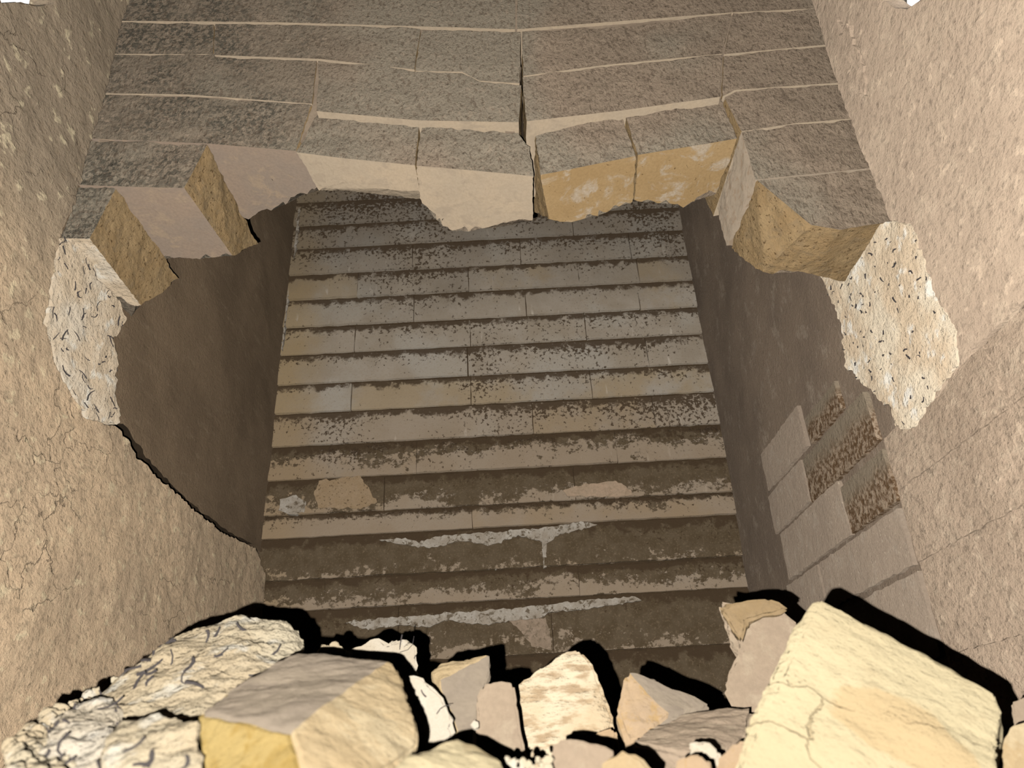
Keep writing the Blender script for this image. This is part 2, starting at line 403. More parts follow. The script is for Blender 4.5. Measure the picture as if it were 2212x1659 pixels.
# ---------------------------------------------------------------- back wall of stone courses
wb = slab('wall_back', (-1.5, YF+.012, 0), (1.4, YF+.3, ZT), M_backmortar, label='back wall of pale stone courses with dark mould')
def jx(x, yl):   # pixel of a head joint -> X on the back wall
    return atY(x, yl, YF).x
COURSES = [(3.42, 3.26, [(900, 250), (1300, 250)], .6, 0), (3.26, 3.10, [(1100, 300)], .6, 0),  # upper bed, lower bed, head joints (pixel x at pixel y), mould, crust
    (3.10, 2.932, [(980, 330)], .5, 0), (2.932, 2.769, [(850, 400), (1180, 390)], .6, 0), (2.769, 2.611, [(980, 450), (1380, 440)], .75, 0),
    (2.611, 2.462, [(773, 505), (1237, 490)], .6, 0), (2.462, 2.298, [(891, 560), (1124, 550), (1360, 530), (1448, 530)], .45, 0),
    (2.298, 2.147, [(773, 615), (1012, 600), (1249, 590), (1377, 580)], .3, 0), (2.147, 1.988, [(894, 670), (1136, 660), (1379, 640)], .18, 0),
    (1.988, 1.835, [(766, 735), (1016, 720), (1264, 705)], .25, 0), (1.835, 1.674, [(1010, 780), (1397, 755)], .2, 0),
    (1.674, 1.524, [(759, 860), (1017, 845), (1276, 825)], .22, .0), (1.524, 1.361, [(1150, 900), (1412, 885)], .62, .08),
    (1.361, 1.200, [(900, 990), (1330, 960)], .2, .50), (1.200, 1.040, [(830, 1065), (1240, 1040)], .0, .70),
    (1.040, .938, [(1020, 1120)], .0, .42), (.938, .758, [(1174, 1190)], .0, .82), (.756, .634, [(700, 1290), (1250, 1250)], .0, .60), (.634, .414, [(860, 1380), (1192, 1350)], .0, .74), (.414, .2, [(1000, 1480), (1300, 1460)], 0, .72), (.2, -.1, [(1000, 1480)], 0, .8)]
def back_block(x0, x1, z0, z1, mould, crust, k):
    rnd = random.Random(k)
    bm = bmesh.new(); g = .0035 if z1-z0 > .17 or z1 > 1.95 else .0012
    pr = rnd.uniform(-.004, .006); y0 = YF - pr; tilt = .008   # lower edge stands a little proud
    nx = max(2, int((x1-x0)/.045)); nz = max(2, int((z1-z0)/.045))
    P = []
    for j in range(nz+1):
        for i in range(nx+1):
            x = x0+.0018+(x1-x0-.0036)*i/nx; z = z0+g+(z1-z0-2*g-.003)*j/nz
            e = (i in (0, nx)) + (j in (0, nz))
            dx = noise.noise(Vector((x*23, z*23, k)))*.004; dz = noise.noise(Vector((x*19, z*19, k+50)))*.0045
            y = y0 - tilt*(1-j/nz) + .004*fbm((x, k, z), 9) + (.004 if e else 0)
            P.append(bm.verts.new((x+dx*(i in (0, nx)), y, z+dz*(j in (0, nz)))))
    W = nx+1
    for j in range(nz):
        for i in range(nx):
            bm.faces.new((P[j*W+i], P[j*W+i+1], P[(j+1)*W+i+1], P[(j+1)*W+i]))
    be = [e for e in bm.edges if len(e.link_faces) == 1]
    r = bmesh.ops.extrude_edge_only(bm, edges=be)
    for q in r['geom']:
        if isinstance(q, bmesh.types.BMVert): q.co.y = YF+.05
    bmesh.ops.recalc_face_normals(bm, faces=bm.faces)
    me = bpy.data.meshes.new('stone_block'); bm.to_mesh(me); bm.free(); smooth(me, 55)
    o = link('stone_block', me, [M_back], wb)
    o.color = (max(0, mould+rnd.uniform(-.15, .15)) if mould else 0, crust, .55 if rnd.random() < .25 else .08, 1)
    return o
kk = 0
for zt, zb, joints, mo, cr in COURSES:
    xs = [XL-.02] + [jx(*q) for q in joints] + [XR+.02]
    for a, b in zip(xs[:-1], xs[1:]):
        kk += 1; back_block(a, b, zb+1.0, zt+1.0, mo, cr, kk)
def strip(name, pxs, Y, thick, mat, parent, seed=0, amp=.004, res=.016, jit=.008):
    poly = [Vector((q.x, q.z)) for q in (atY(x, y, Y) for x, y in pxs)]
    return sheet(name, poly, lambda p: Vector((p[0], Y, p[1])), (0, -1, 0), thick, res, lambda p: amp*fbm(p, 30)+amp*.6*fbm(p, 90, 2), [mat], parent, jit, seed)
strip('lime_deposit', [(820, 1168), (870, 1163), (905, 1172), (960, 1158), (1040, 1153), (1120, 1146), (1175, 1142), (1260, 1128), (1290, 1136), (1210, 1156), (1175, 1180), (1170, 1172), (1120, 1158), (1060, 1180), (1000, 1170), (940, 1184), (880, 1180)], YF, .012, M_lime, wb, 3)
strip('lime_deposit', [(748, 1345), (830, 1336), (920, 1330), (1010, 1322), (1100, 1316), (1190, 1306), (1280, 1296), (1370, 1290), (1385, 1298), (1260, 1318), (1185, 1324), (1170, 1335), (1080, 1345), (1050, 1352), (960, 1340), (930, 1356), (860, 1352), (790, 1362)], YF, .012, M_lime, wb, 4)
strip('lime_deposit', [(1100, 1340), (1180, 1334), (1192, 1405), (1150, 1395), (1125, 1365)], YF, .007, stone_mat('pinkish_bloom', (.52, .40, .30), (.42, .32, .23), (.3, .23, .16), big=30, fine=90, bump=1.2), wb, 5)
strip('lime_deposit', [(1225, 1072), (1215, 1060), (1260, 1048), (1330, 1040), (1362, 1060), (1366, 1072), (1300, 1076)], YF, .010, stone_mat('tan_bloom', (.62, .46, .33), (.55, .42, .30), (.48, .36, .25), big=20, fine=90, bump=1.4), wb, 6)
strip('lime_deposit', [(606, 1080), (640, 1072), (662, 1085), (658, 1108), (635, 1114), (605, 1104)], YF, .010, M_lime, wb, 7)
strip('lime_deposit', [(690, 1040), (780, 1030), (800, 1060), (815, 1085), (780, 1100), (690, 1098), (680, 1070)], YF, .013, stone_mat('tan_patch', (.50, .37, .24), (.46, .33, .20), big=20, fine=130, bump=.8, spot=(.2, .14, .08), spot_lo=.6), wb, 8)
strip('lime_drip', [(1170, 1172), (1180, 1172), (1181, 1226), (1174, 1228)], YF, .007, M_lime, wb, 9, jit=.004)
strip('lime_drip', [(1064, 1185), (1076, 1183), (1078, 1225), (1070, 1232)], YF, .006, M_lime, wb, 10, jit=.004)
# thin lime lines in the two back corners
strip('corner_lime', [(638, 520), (646, 450), (649, 452), (643, 530), (636, 560)], YF, .010, M_lime, wb, 11, jit=.006)
strip('corner_lime', [(622, 640), (625, 640), (617, 715), (611, 760), (609, 755)], YF, .010, M_lime, wb, 12, jit=.006)

# ---------------------------------------------------------------- broken cross wall (lintel of stepped courses)
wm = empty('wall_middle'); tag(wm, 'broken cross wall of pocked stone courses sagging over the hole', kind='structure')
def block(top, bot, Yf=YC, T=.30, under=M_under, endr=M_ochre, endl=M_ochre, front=M_cross, seed=1, step=.028, backs=None, gap=.0025, amp=.004, dtop=0.0):
    """top: pixels left to right of the upper front edge; bot: pixels left to right of the lower front edge;
    backs: for each lower pixel, the pixel where the underside ends at the back (or None)"""
    if backs and len(bot) > 1:
        nb, nk, rnd = [], [], random.Random(seed)
        for i in range(len(bot)-1):
            k = max(1, int(math.dist(bot[i], bot[i+1])/11)) if (backs[i] and backs[i+1]) else 1
            for j in range(k):
                u = j/k; nb.append((bot[i][0]*(1-u)+bot[i+1][0]*u, bot[i][1]*(1-u)+bot[i+1][1]*u))
                if k == 1: nk.append(backs[i])
                else: nk.append((backs[i][0]*(1-u)+backs[i+1][0]*u + rnd.uniform(-3, 3), backs[i][1]*(1-u)+backs[i+1][1]*u + (rnd.uniform(-7, 7) if j else 0)))
        bot, backs = nb+[bot[-1]], nk+[backs[-1]]
    bm = bmesh.new()
    ft = [atY(x, y, Yf) for x, y in top]; fb = [atY(x, y, Yf) for x, y in bot]
    bb = []
    for i, p in enumerate(fb):
        if backs and backs[i]: bb.append(atZ(backs[i][0], backs[i][1], p.z))
        else: bb.append(p + Vector((0, T, 0)))
    bt = [p + Vector((0, max(T, .2), 0)) for p in ft]
    V = lambda L: [bm.verts.new(p) for p in L]
    ft, fb, bb, bt = V(ft), V(fb), V(bb), V(bt)
    bm.faces.new(fb + ft[::-1])
    bm.faces.new(bt + bb[::-1])
    if len(fb) == len(bb):
        for i in range(len(fb)-1): bm.faces.new((fb[i], bb[i], bb[i+1], fb[i+1]))
    for i in range(len(ft)-1): bm.faces.new((ft[i], ft[i+1], bt[i+1], bt[i]))
    bm.faces.new((fb[0], ft[0], bt[0], bb[0])); bm.faces.new((fb[-1], bb[-1], bt[-1], ft[-1]))
    bmesh.ops.recalc_face_normals(bm, faces=bm.faces); bm.normal_update()
    for f in bm.faces:
        n = f.normal
        f.material_index = 0 if n.y < -.75 else (1 if n.z < -.6 else (2 if n.x > .3 else (3 if n.x < -.3 else 0)))
    refine(bm, step)
    roughen(bm, amp, 16, seed, amp*.55, 70)
    me = bpy.data.meshes.new('stone_block'); bm.to_mesh(me); bm.free(); smooth(me, 40)
    return link('stone_block', me, [front, under, endr, endl], wm)
G = 2.0
# course above the frame and course e (top of the picture)
block([(150, -190), (600, -170), (1113, -165)], [(150, 44), (600, 48), (1113, 63)], Yf=YC+.0, step=.05, seed=11)
block([(1117, -165), (1600, -175), (1960, -190)], [(1117, 63), (1580, 27), (1960, 8)], Yf=YC+.002, step=.05, seed=12)
block([(150, 49), (462, 52)], [(150, 116), (460, 117)], Yf=YC+.004, seed=13)
block([(465, 52), (600, 52), (908, 62)], [(463, 119), (690, 127), (895, 150)], Yf=YC-.002, seed=14)
block([(911, 64), (1124, 69)], [(898, 153), (998, 155), (1035, 174), (1122, 180)], Yf=YC-.006, seed=15)
block([(1128, 69), (1340, 59), (1580, 29)], [(1130, 164), (1309, 140), (1560, 116)], Yf=YC-.002, seed=16)
block([(1584, 29), (1960, 12)], [(1564, 117), (1960, 80)], Yf=YC+.004, seed=17)
# course d
block([(140, 118), (462, 119), (684, 129)], [(140, 200), (405, 204), (674, 224)], Yf=YC+.006, seed=21)
block([(688, 133), (870, 147), (896, 156), (998, 158), (1035, 177), (1126, 184)], [(684, 240), (904, 260), (1120, 264)], Yf=YC-.020, seed=22, under=M_under)
block([(1129, 167), (1309, 144), (1558, 120)], [(1137, 262), (1347, 238), (1556, 209)], Yf=YC-.022, seed=23, under=M_under)
block([(1563, 120), (1960, 84)], [(1561, 208), (1589, 194), (1791, 180), (1960, 168)], Yf=YC+.004, seed=24)
# course c-b : the sagging course whose beds are seen from below
block([(140, 204), (405, 208), (672, 228)], [(140, 296), (304, 304), (449, 310), (640, 326)], Yf=YC+.008, seed=31, backs=[None, None, (540, 474), (690, 400)], under=M_undergrey, T=.3, step=.018)
block([(684, 246), (905, 270)], [(642, 329), (735, 341), (896, 357)], Yf=YC+.004, seed=32, backs=[(692, 412), (722, 384), (906, 412)], step=.016)
block([(910, 272), (1118, 288), (1144, 318)], [(900, 358), (1030, 369), (1106, 376), (1153, 381)], Yf=YC+.002, seed=33, backs=[(906, 428), (965, 492), (1040, 496), (1150, 476)], step=.014, amp=.005)
block([(1156, 294), (1275, 262), (1345, 257)], [(1167, 378), (1200, 372), (1373, 337)], Yf=YC+.006, seed=34, backs=[(1186, 474), (1255, 474), (1366, 436)], under=M_ochrepatch, step=.014, amp=.005)
block([(1349, 244), (1460, 228), (1558, 214)], [(1377, 335), (1480, 318), (1594, 299)], Yf=YC+.004, seed=35, backs=[(1370, 432), (1490, 440), (1552, 408)], under=M_ochrepatch, step=.014, amp=.005)
block([(1566, 213), (1589, 198), (1960, 172)], [(1602, 284), (1720, 266), (1960, 246)], Yf=YC+.003, seed=36, T=.34)
# stepped ends: left
block([(130, 301), (304, 308), (447, 314)], [(130, 398), (273, 403), (398, 406)], Yf=YC+.004, seed=41, backs=[None, (345, 556), (502, 552)], under=M_undergrey, T=.42, step=.016, amp=.006)
block([(120, 403), (190, 404), (250, 408)], [(118, 512), (150, 515), (194, 515)], Yf=YC+.006, seed=42, under=M_scarleft, backs=[None, (250, 640), (305, 660)], T=.4, step=.016, amp=.006)
# stepped ends: right
block([(1603, 287), (1720, 270), (1960, 250)], [(1632, 388), (1791, 372), (1960, 355)], Yf=YC+.004, seed=43, backs=[(1568, 532), None, None], endl=M_greymortar, under=M_greymortar, T=.30, step=.016, amp=.005)
block([(1636, 390), (1791, 376), (1960, 359)], [(1752, 486), (1814, 496), (1960, 474)], Yf=YC+.002, seed=44, backs=[(1648, 588), (1745, 592), None], endl=M_ochre, under=M_ochre, T=.28, step=.016, amp=.006)
# pale mortar lying in the joints of the cross wall, behind the block faces, plus a painted crack shade
def mortar_or_shade(pxs, Y, seed, mat=M_joint, thick=.0):
    return strip('mortar_or_crack_shade', pxs, Y, thick, mat, wm, seed, .002, .02, .004)
mortar_or_shade([(120, -180), (1116, -180), (1123, 60), (1124, 180), (1112, 285), (905, 268), (690, 245), (640, 318), (450, 306), (130, 300)], YC+.012, 51)
mortar_or_shade([(1121, -180), (1960, -180), (1960, 240), (1610, 280), (1560, 205), (1345, 236), (1170, 262), (1150, 262), (1131, 180), (1128, 60)], YC+.012, 52)
mortar_or_shade([(1060, 20), (1190, 20), (1190, 340), (1120, 340), (1060, 275)], YC+.17, 53, M_crackshade)  # dark sheet painting the shade behind the central crack

# ---------------------------------------------------------------- left wall layers
coat_px = [(130, 518), (100, 700), (128, 800), (192, 905), (258, 922), (300, 985), (335, 1022), (400, 1085), (480, 1150), (553, 1185), (575, 1250), (570, 1300)]
coat = px_wall(coat_px, XL+.035)
up = [Vector((1.53, z)) for z in (ZT-.05,)] 
coat_poly = [Vector((-.4, ZT-.05)), Vector((-.4, .05)), Vector((3.12, .05)), Vector((3.12, 1.5))] [:3] + coat[::-1][:-1] + [coat[0]] + [Vector((1.47, 2.4)), Vector((1.47, ZT-.05))]
holes_l = [[Vector(((q.y), q.z)) for q in (atX(x, y, XL+.033) for x, y in chink_l)]]
def dcoat(p): return .010*fbm(p, 3) + .004*fbm((p.x, p.y*.7, p.z), 26) + .0025*fbm((p.x, p.y*.7, p.z), 70, 2)
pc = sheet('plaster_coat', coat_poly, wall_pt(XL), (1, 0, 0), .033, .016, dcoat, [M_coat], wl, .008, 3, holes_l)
pc['label'] = 'tan outer plaster coat ending in a ragged crack'
scar_l = px_wall([(128, 518), (190, 514), (212, 600), (258, 650), (275, 690), (250, 730), (256, 800), (250, 850), (262, 890), (258, 918), (195, 905), (130, 802), (104, 700)], XL+.024)
psl = sheet('plaster_scar', scar_l, wall_pt(XL), (1, 0, 0), .022, .011, lambda p: .006*fbm(p, 16)+.004*fbm(p, 70), [M_scarleft], wl, .012, 4)
psl['label'] = 'pale freshly broken plaster strip with straw'
# right wall: scar, grey blocks and coarse near blocks
scar_r = px_wall([(1812, 505), (1870, 488), (1928, 478), (1965, 490), (1990, 560), (2015, 640), (2060, 715), (2062, 790), (2015, 850), (1965, 930), (1935, 918), (1918, 880), (1862, 832), (1826, 790), (1815, 700), (1790, 640), (1772, 592), (1790, 552)], XR-.022)
psr = sheet('plaster_scar', scar_r, wall_pt(XR), (-1, 0, 0), .02, .011, lambda p: .004*fbm(p, 14)+.0035*fbm(p, 70), [M_scar], wr, .010, 6)
psr['label'] = 'cream freshly broken plaster patch full of straw'
def rblock(y0, y1, z0, z1, mat, seed, g=.0045, pr=.012):
    z0 += 1; z1 += 1
    poly = [(y0+g, z0+g), (y1-g, z0+g), (y1-g, z1-g), (y0+g, z1-g)]
    o = sheet('stone_block', poly, wall_pt(XR), (-1, 0, 0), pr, .03, lambda p: .003*fbm(p, 7)+.001*fbm(p, 40, 2), [mat], wr, .005, seed)
    return o
k = XR/1.045
for i, (y0, y1, z0, z1, mt) in enumerate([
        (2.59, 3.02, .79, .955, M_rblock), (2.34, 2.97, .60, .785, M_rblock), (2.005, 2.34, .60, .76, M_darkblock), (2.02, 2.585, .78, .945, M_darkblock),
        (2.18, 2.48, .955, 1.06, M_darkblock), (2.51, 3.0, .965, 1.13, M_rblock), (2.66, 3.02, .43, .595, M_rblock), (2.02, 2.65, .43, .592, M_rblock),
        (2.01, 2.60, .20, .42, M_rblock), (2.61, 3.1, .2, .42, M_rblock), (1.46, 1.99, .62, .78, M_coarse), (1.40, 2.0, .43, .61, M_coarse), (1.30, 1.985, .20, .42, M_coarse), (1.2, 1.96, -.05, .19, M_coarse), (.6, 1.39, .43, .61, M_coarse), (.6, 1.29, .2, .42, M_coarse), (.6, 1.19, -.05, .19, M_coarse), (.6, 1.45, .62, .78, M_coarse)]):
    rblock(y0*k, y1*k, z0*k, z1*k, mt, 60+i)
sheet('mortar_or_crack_shade', [(.4, .9), (2.0*k, .9), (2.0*k, 1+.775*k), (.4, 1+.775*k)], wall_pt(XR), (-1, 0, 0), .007, .05, lambda p: .002*fbm(p, 20), [M_coarse], wr, .004, 90)
# smoother pale coat on the near upper part of the right wall
coat_r = px_wall([(1850, 240), (1922, 474), (1968, 490), (1995, 560), (2018, 640), (2066, 715), (2068, 790), (2020, 856), (1972, 928)], XR-.014)
pr_ = [Vector((1.52, ZT-.05)), Vector((1.50, 2.4))] + coat_r[1:] + [Vector((1.50*k, 1+.785*k)), Vector((.5, 1+.785*k)), Vector((.5, ZT-.05))]
holes_r = [[Vector((q.y, q.z)) for q in (atX(x, y, XR-.012) for x, y in chink_r)]]
pcr = sheet('plaster_coat', pr_, wall_pt(XR), (-1, 0, 0), .012, .022, lambda p: .008*fbm(p, 3)+.002*fbm(p, 24), [M_coatright], wr, .010, 8, holes_r)
pcr['label'] = 'smooth pale plaster on the near part of the wall'
# plaster rubs along the cross wall's right corner
for i, pts in enumerate(([(1806, 40), (1836, 60), (1858, 130), (1870, 210), (1850, 200), (1830, 110)],)):
    q = px_wall(pts, XR-.02); sheet('plaster_flake', q, wall_pt(XR), (-1, 0, 0), .022, .016, lambda p: .007*fbm(p, 22), [M_coatright if i == 0 else M_coatgrey], wr, .02, 13+i)

# ---------------------------------------------------------------- straw in broken plaster
def straw(host, parent, n, seed, facing, lmin=.008, lmax=.028, rad=.0013, name='straw_fibres', accept=None):
    rnd = random.Random(seed); me = host.data
    polys = [p for p in me.polygons if p.normal.dot(facing) > .25 and (accept is None or accept(p.center))]
    if not polys: return None
    tot = [p.area for p in polys]
    bm = bmesh.new()
    for p in rnd.choices(polys, weights=tot, k=n):
        c = p.center.copy(); nn = p.normal.copy()
        t = nn.orthogonal().normalized(); t = Matrix.Rotation(rnd.uniform(0, 6.28), 3, nn) @ t; b = nn.cross(t)
        L = rnd.uniform(lmin, lmax); bend = rnd.uniform(-.5, .5); r = rad*rnd.uniform(.6, 1.3); lift = rnd.uniform(-.1, .5)
        ring = []
        for j in range(4):
            s = j/3
            q = c + t*L*(s-.5) + b*L*bend*(s-.5)**2*2 + nn*(r*.8 + L*lift*max(0, s-.4)*.5)
            rr = r*(1-.4*s)
            ring.append([bm.verts.new(q + (b*math.cos(a) + nn*math.sin(a))*rr) for a in (0, 2.09, 4.19)])
        for j in range(3):
            for i in range(3): bm.faces.new((ring[j][i], ring[j][(i+1) % 3], ring[j+1][(i+1) % 3], ring[j+1][i]))
        bm.faces.new(ring[0][::-1]); bm.faces.new(ring[3])
    m = bpy.data.meshes.new(name); bm.to_mesh(m); bm.free()
    o = link(name, m, [M_straw], parent); o.location = host.location if parent is not host else (0, 0, 0)
    return tag(o, kind='stuff')
straw(psl, psl, 60, 1, Vector((1, 0, 0)), .010, .034, .0020)
straw(psr, psr, 95, 2, Vector((-1, 0, 0)), .004, .016, .0023)

# ---------------------------------------------------------------- rubble heap
def mound_z(x, y):
    h = -.20 + .20*min(1, y/1.0)
    if y > 1.25: h -= (y-1.25)*1.1
    h += .012*fbm((x, y, 0), 6)
    return 1.0+h
bm = bmesh.new(); NX, NY = 70, 160; gv = []
for j in range(NY+1):
    for i in range(NX+1):
        x = XL-.05+(XR-XL+.1)*i/NX; y = -1.5+4.75*j/NY
        gv.append(bm.verts.new((x, y, max(.01+.02*fbm((x, y, 5), 4), mound_z(x, y)) + .012*fbm((x, y, 3), 25))))
for j in range(NY):
    for i in range(NX):
        a = j*(NX+1)+i; bm.faces.new((gv[a], gv[a+1], gv[a+NX+2], gv[a+NX+1]))
me = bpy.data.meshes.new('floor'); bm.to_mesh(me); bm.free(); smooth(me, 60)
tag(link('floor', me, [M_mound]), 'brown earth floor heaped up under the fallen stones', kind='structure')

def rock(name, label, cat, front, Y, thick=.16, shrink=.8, drop=.05, mats=(), zones=None, hull=True, step=.014, amp=.004, scale=14, amp2=.0016, scale2=80, seed=1, extra=(), ang=38, group=None, bevel=.006):
    """front: visible corners as (x, y[, depth]); the stone runs back along its own line of sight and down"""
    pts = [atY(p[0], p[1], (p[2] if len(p) > 2 else Y)) for p in front]
    c = sum(pts, Vector())/len(pts); vd = (c-EYE).normalized(); vd = (vd*1.0 + Vector((0, 0, -.25))).normalized()
    back = [c + (p-c)*shrink + vd*thick + Vector((0, 0, -drop)) for p in pts]
    back += [atY(*e) for e in extra]
    bm = bmesh.new()
    fv = [bm.verts.new(p) for p in pts]; bv = [bm.verts.new(p) for p in back]
    if hull:
        bm.verts.ensure_lookup_table()
        r = bmesh.ops.convex_hull(bm, input=bm.verts)
        dead = [g for g in set(r['geom_interior'])|set(r['geom_unused']) if isinstance(g, bmesh.types.BMVert)]
        bmesh.ops.delete(bm, geom=dead, context='VERTS')
        loose = [v for v in bm.verts if not v.link_faces]
        bmesh.ops.delete(bm, geom=loose, context='VERTS')
    else:
        n = len(fv)
        bm.faces.new(fv); bm.faces.new(bv[:n][::-1])
        for i in range(n): bm.faces.new((fv[i], bv[i], bv[(i+1) % n], fv[(i+1) % n]))
    bmesh.ops.recalc_face_normals(bm, faces=bm.faces); bm.normal_update()
    if zones:
        zn = []
        for tri, mi in zones:
            a, b, d = (pts[k] for k in tri); n = (b-a).cross(d-a).normalized()
            if n.dot(c-EYE) > 0: n = -n
            zn.append((n, mi))
        for f in bm.faces: f.material_index = max(zn, key=lambda q: f.normal.dot(q[0]))[1]
    bmesh.ops.dissolve_limit(bm, angle_limit=.03, verts=bm.verts, edges=bm.edges, delimit={'MATERIAL'})
    if bevel: bmesh.ops.bevel(bm, geom=[e for e in bm.edges if len(e.link_faces) == 2 and e.calc_face_angle(0) > .35], offset=bevel, segments=2, affect='EDGES', clamp_overlap=True, material=-1)
    refine(bm, step)
    roughen(bm, amp, scale, seed, amp2, scale2)
    lo_ = min(v.co.z for v in bm.verts); org = Vector((c.x, c.y+thick*.4, lo_))
    bmesh.ops.translate(bm, verts=bm.verts, vec=-org)
    me = bpy.data.meshes.new(name); bm.to_mesh(me); bm.free(); smooth(me, ang)
    o = link(name, me, list(mats)); o.location = org
    return tag(o, label, cat, group)
LG, SG = 'broken plaster lumps on the heap', 'fallen stones on the heap'
VIEW = -(ROT @ Vector((0, 0, -1)))
# big plaster slab at lower left
o = rock('plaster_chunk', 'long cream plaster chunk with dark straw behind the yellow-faced block', 'plaster chunk',
    [(235, 1560, .70), (215, 1500, .82), (262, 1462, .86), (330, 1405, .90), (395, 1368, .93), (450, 1352, .95), (530, 1326, .97), (600, 1336, .97), (645, 1365, .96), (666, 1396, .94), (640, 1420, .86), (560, 1470, .78), (450, 1540, .70), (425, 1600, .64), (330, 1610, .64)],
    .8, .12, .8, .04, [M_lump], hull=True, step=.008, amp=.006, scale=20, amp2=.0028, scale2=110, seed=3, ang=60, group=LG, bevel=.02)
straw(o, o, 210, 5, VIEW, .010, .028, .0019)
o = rock('plaster_chunk', 'warm cream plaster chunk with straw touching the yellow face of the block', 'plaster chunk',
    [(225, 1600, .56), (260, 1560, .60), (330, 1540, .60), (392, 1548, .575), (428, 1562, .545), (434, 1640, .51), (432, 1720, .48), (230, 1720, .5)], .56, .1, .85, .04, [M_lump], step=.007, amp=.005, scale=26, amp2=.0022, scale2=120, seed=4, ang=60, group=LG, bevel=.012)
straw(o, o, 80, 6, VIEW, .006, .015, .0013)
o = rock('plaster_chunk', 'pale flaky plaster chunk with long straw low against the left wall', 'plaster chunk',
    [(95, 1600, .62), (120, 1555, .68), (170, 1520, .74), (225, 1505, .76), (262, 1540, .70), (240, 1600, .60), (225, 1680, .55), (150, 1720, .53), (80, 1680, .56)], .62, .05, .85, .03, [M_lumpw], step=.007, amp=.007, scale=28, amp2=.003, scale2=120, seed=5, ang=60, group=LG, bevel=.012)
straw(o, o, 70, 7, VIEW, .010, .024, .0014)
# the block with three clean faces
rock('building_stone', 'squared building stone with a grey top, yellow left face and cream right face', 'stone',
    [(628, 1573, .50), (431, 1541, .56), (486, 1490, .63), (640, 1408, .76), (740, 1413, .745), (846, 1429, .72), (868, 1462, .69), (886, 1520, .64), (906, 1612, .59), (800, 1690, .50), (672, 1740, .455), (440, 1700, .51)],
    .6, .13, .85, .06, [M_greyface, M_yellow, M_creamwarm], zones=[((0, 1, 5), 0), ((0, 1, 10), 1), ((0, 7, 10), 2)], step=.009, amp=.003, scale=18, amp2=.0010, scale2=90, seed=6, group=SG)
o = rock('plaster_chunk', 'small white plaster chunk bristling with straw behind the squared block', 'plaster chunk',
    [(750, 1402), (800, 1382), (838, 1374), (872, 1371), (886, 1384), (880, 1398), (896, 1405), (884, 1425), (868, 1446), (800, 1470), (740, 1450)], 1.12, .12, .8, .05, [M_lumpw], step=.008, amp=.012, scale=34, amp2=.006, scale2=90, seed=7, ang=60, group=LG, bevel=.01, extra=[(800, 1560, 1.15), (880, 1560, 1.15)])
straw(o, o, 26, 8, VIEW, .012, .035, .0011)
o = rock('plaster_chunk', 'white cracked plaster chunk wedged beside the squared block', 'plaster chunk',
    [(862, 1456), (925, 1456), (948, 1490), (966, 1520), (986, 1548), (986, 1588), (950, 1604), (900, 1640), (880, 1560)], .86, .1, .85, .05, [M_lumpw], step=.008, amp=.007, scale=30, amp2=.004, scale2=90, seed=8, ang=60, group=LG, bevel=.01, extra=[(930, 1700, .85)])
straw(o, o, 8, 9, VIEW, .008, .02, .001)
rock('stone_fragment', 'grey slab-like fragment with a cream broken left edge, second from the squared block', 'stone',
    [(930, 1452, 1.0), (952, 1434, 1.02), (1056, 1415, 1.02), (1058, 1450, 1.0), (1036, 1492, .97), (1024, 1562, .93), (990, 1580, .92), (970, 1530, .95), (950, 1470, .96)], .92, .12, .85, .05, [M_greyface, M_creamwarm], zones=[((3, 5, 8), 0), ((0, 8, 7), 1), ((0, 1, 2), 1)], step=.010, amp=.004, scale=18, seed=9, group=SG, extra=[(1000, 1680, .9)])
rock('stone_fragment', 'pinkish rounded fragment leaning on the striated stone', 'stone',
    [(1046, 1482), (1060, 1475), (1106, 1476), (1118, 1530), (1122, 1590), (1140, 1660), (1075, 1612), (1028, 1584), (1034, 1510)], .87, .09, .85, .05, [M_pink], step=.010, amp=.005, scale=12, seed=10, group=SG, extra=[(1080, 1720, .9)], bevel=.012)
rock('stone_fragment', 'tall pointed cream stone with rippled striations', 'stone',
    [(1106, 1480), (1130, 1462), (1225, 1402), (1254, 1394), (1268, 1410), (1290, 1450), (1326, 1556), (1300, 1580), (1245, 1602), (1200, 1660), (1130, 1660), (1118, 1560)], 1.02, .14, .82, .06, [M_striped], step=.010, amp=.005, scale=16, amp2=.002, seed=11, group=SG, extra=[(1150, 1760, .98), (1300, 1720, 1.0)], bevel=.006)
rock('stone_fragment', 'small ochre fragment under the foot of the striated stone', 'stone',
    [(1252, 1604), (1290, 1578), (1328, 1560), (1342, 1584), (1330, 1605), (1280, 1625)], .93, .08, .8, .03, [M_pinkochre], step=.010, amp=.004, scale=20, seed=12, group=SG)
rock('stone_fragment', 'pink and ochre fragment with a white crumbly upper rim', 'stone',
    [(1348, 1446, 1.0), (1370, 1443, 1.01), (1440, 1474, 1.02), (1500, 1500, 1.03), (1542, 1528, 1.03), (1470, 1552, .98), (1452, 1548, .95), (1400, 1590, .92), (1350, 1596, .93), (1328, 1536, .96)], .97, .12, .82, .05, [M_pinkochre, M_greyface], zones=[((0, 6, 8), 0), ((2, 4, 6), 1)], step=.010, amp=.004, scale=18, amp2=.002, seed=13, group=SG, extra=[(1400, 1700, .98)])
rock('stone_fragment', 'flat pale pinkish slab lying beside the big cream block', 'stone',
    [(1355, 1600, .84), (1400, 1572, .90), (1460, 1545, .96), (1555, 1527, .98), (1630, 1528, .96), (1625, 1590, .86), (1570, 1622, .80), (1480, 1630, .78)], .88, .08, .9, .05, [M_pink], step=.010, amp=.003, scale=14, seed=14, group=SG)
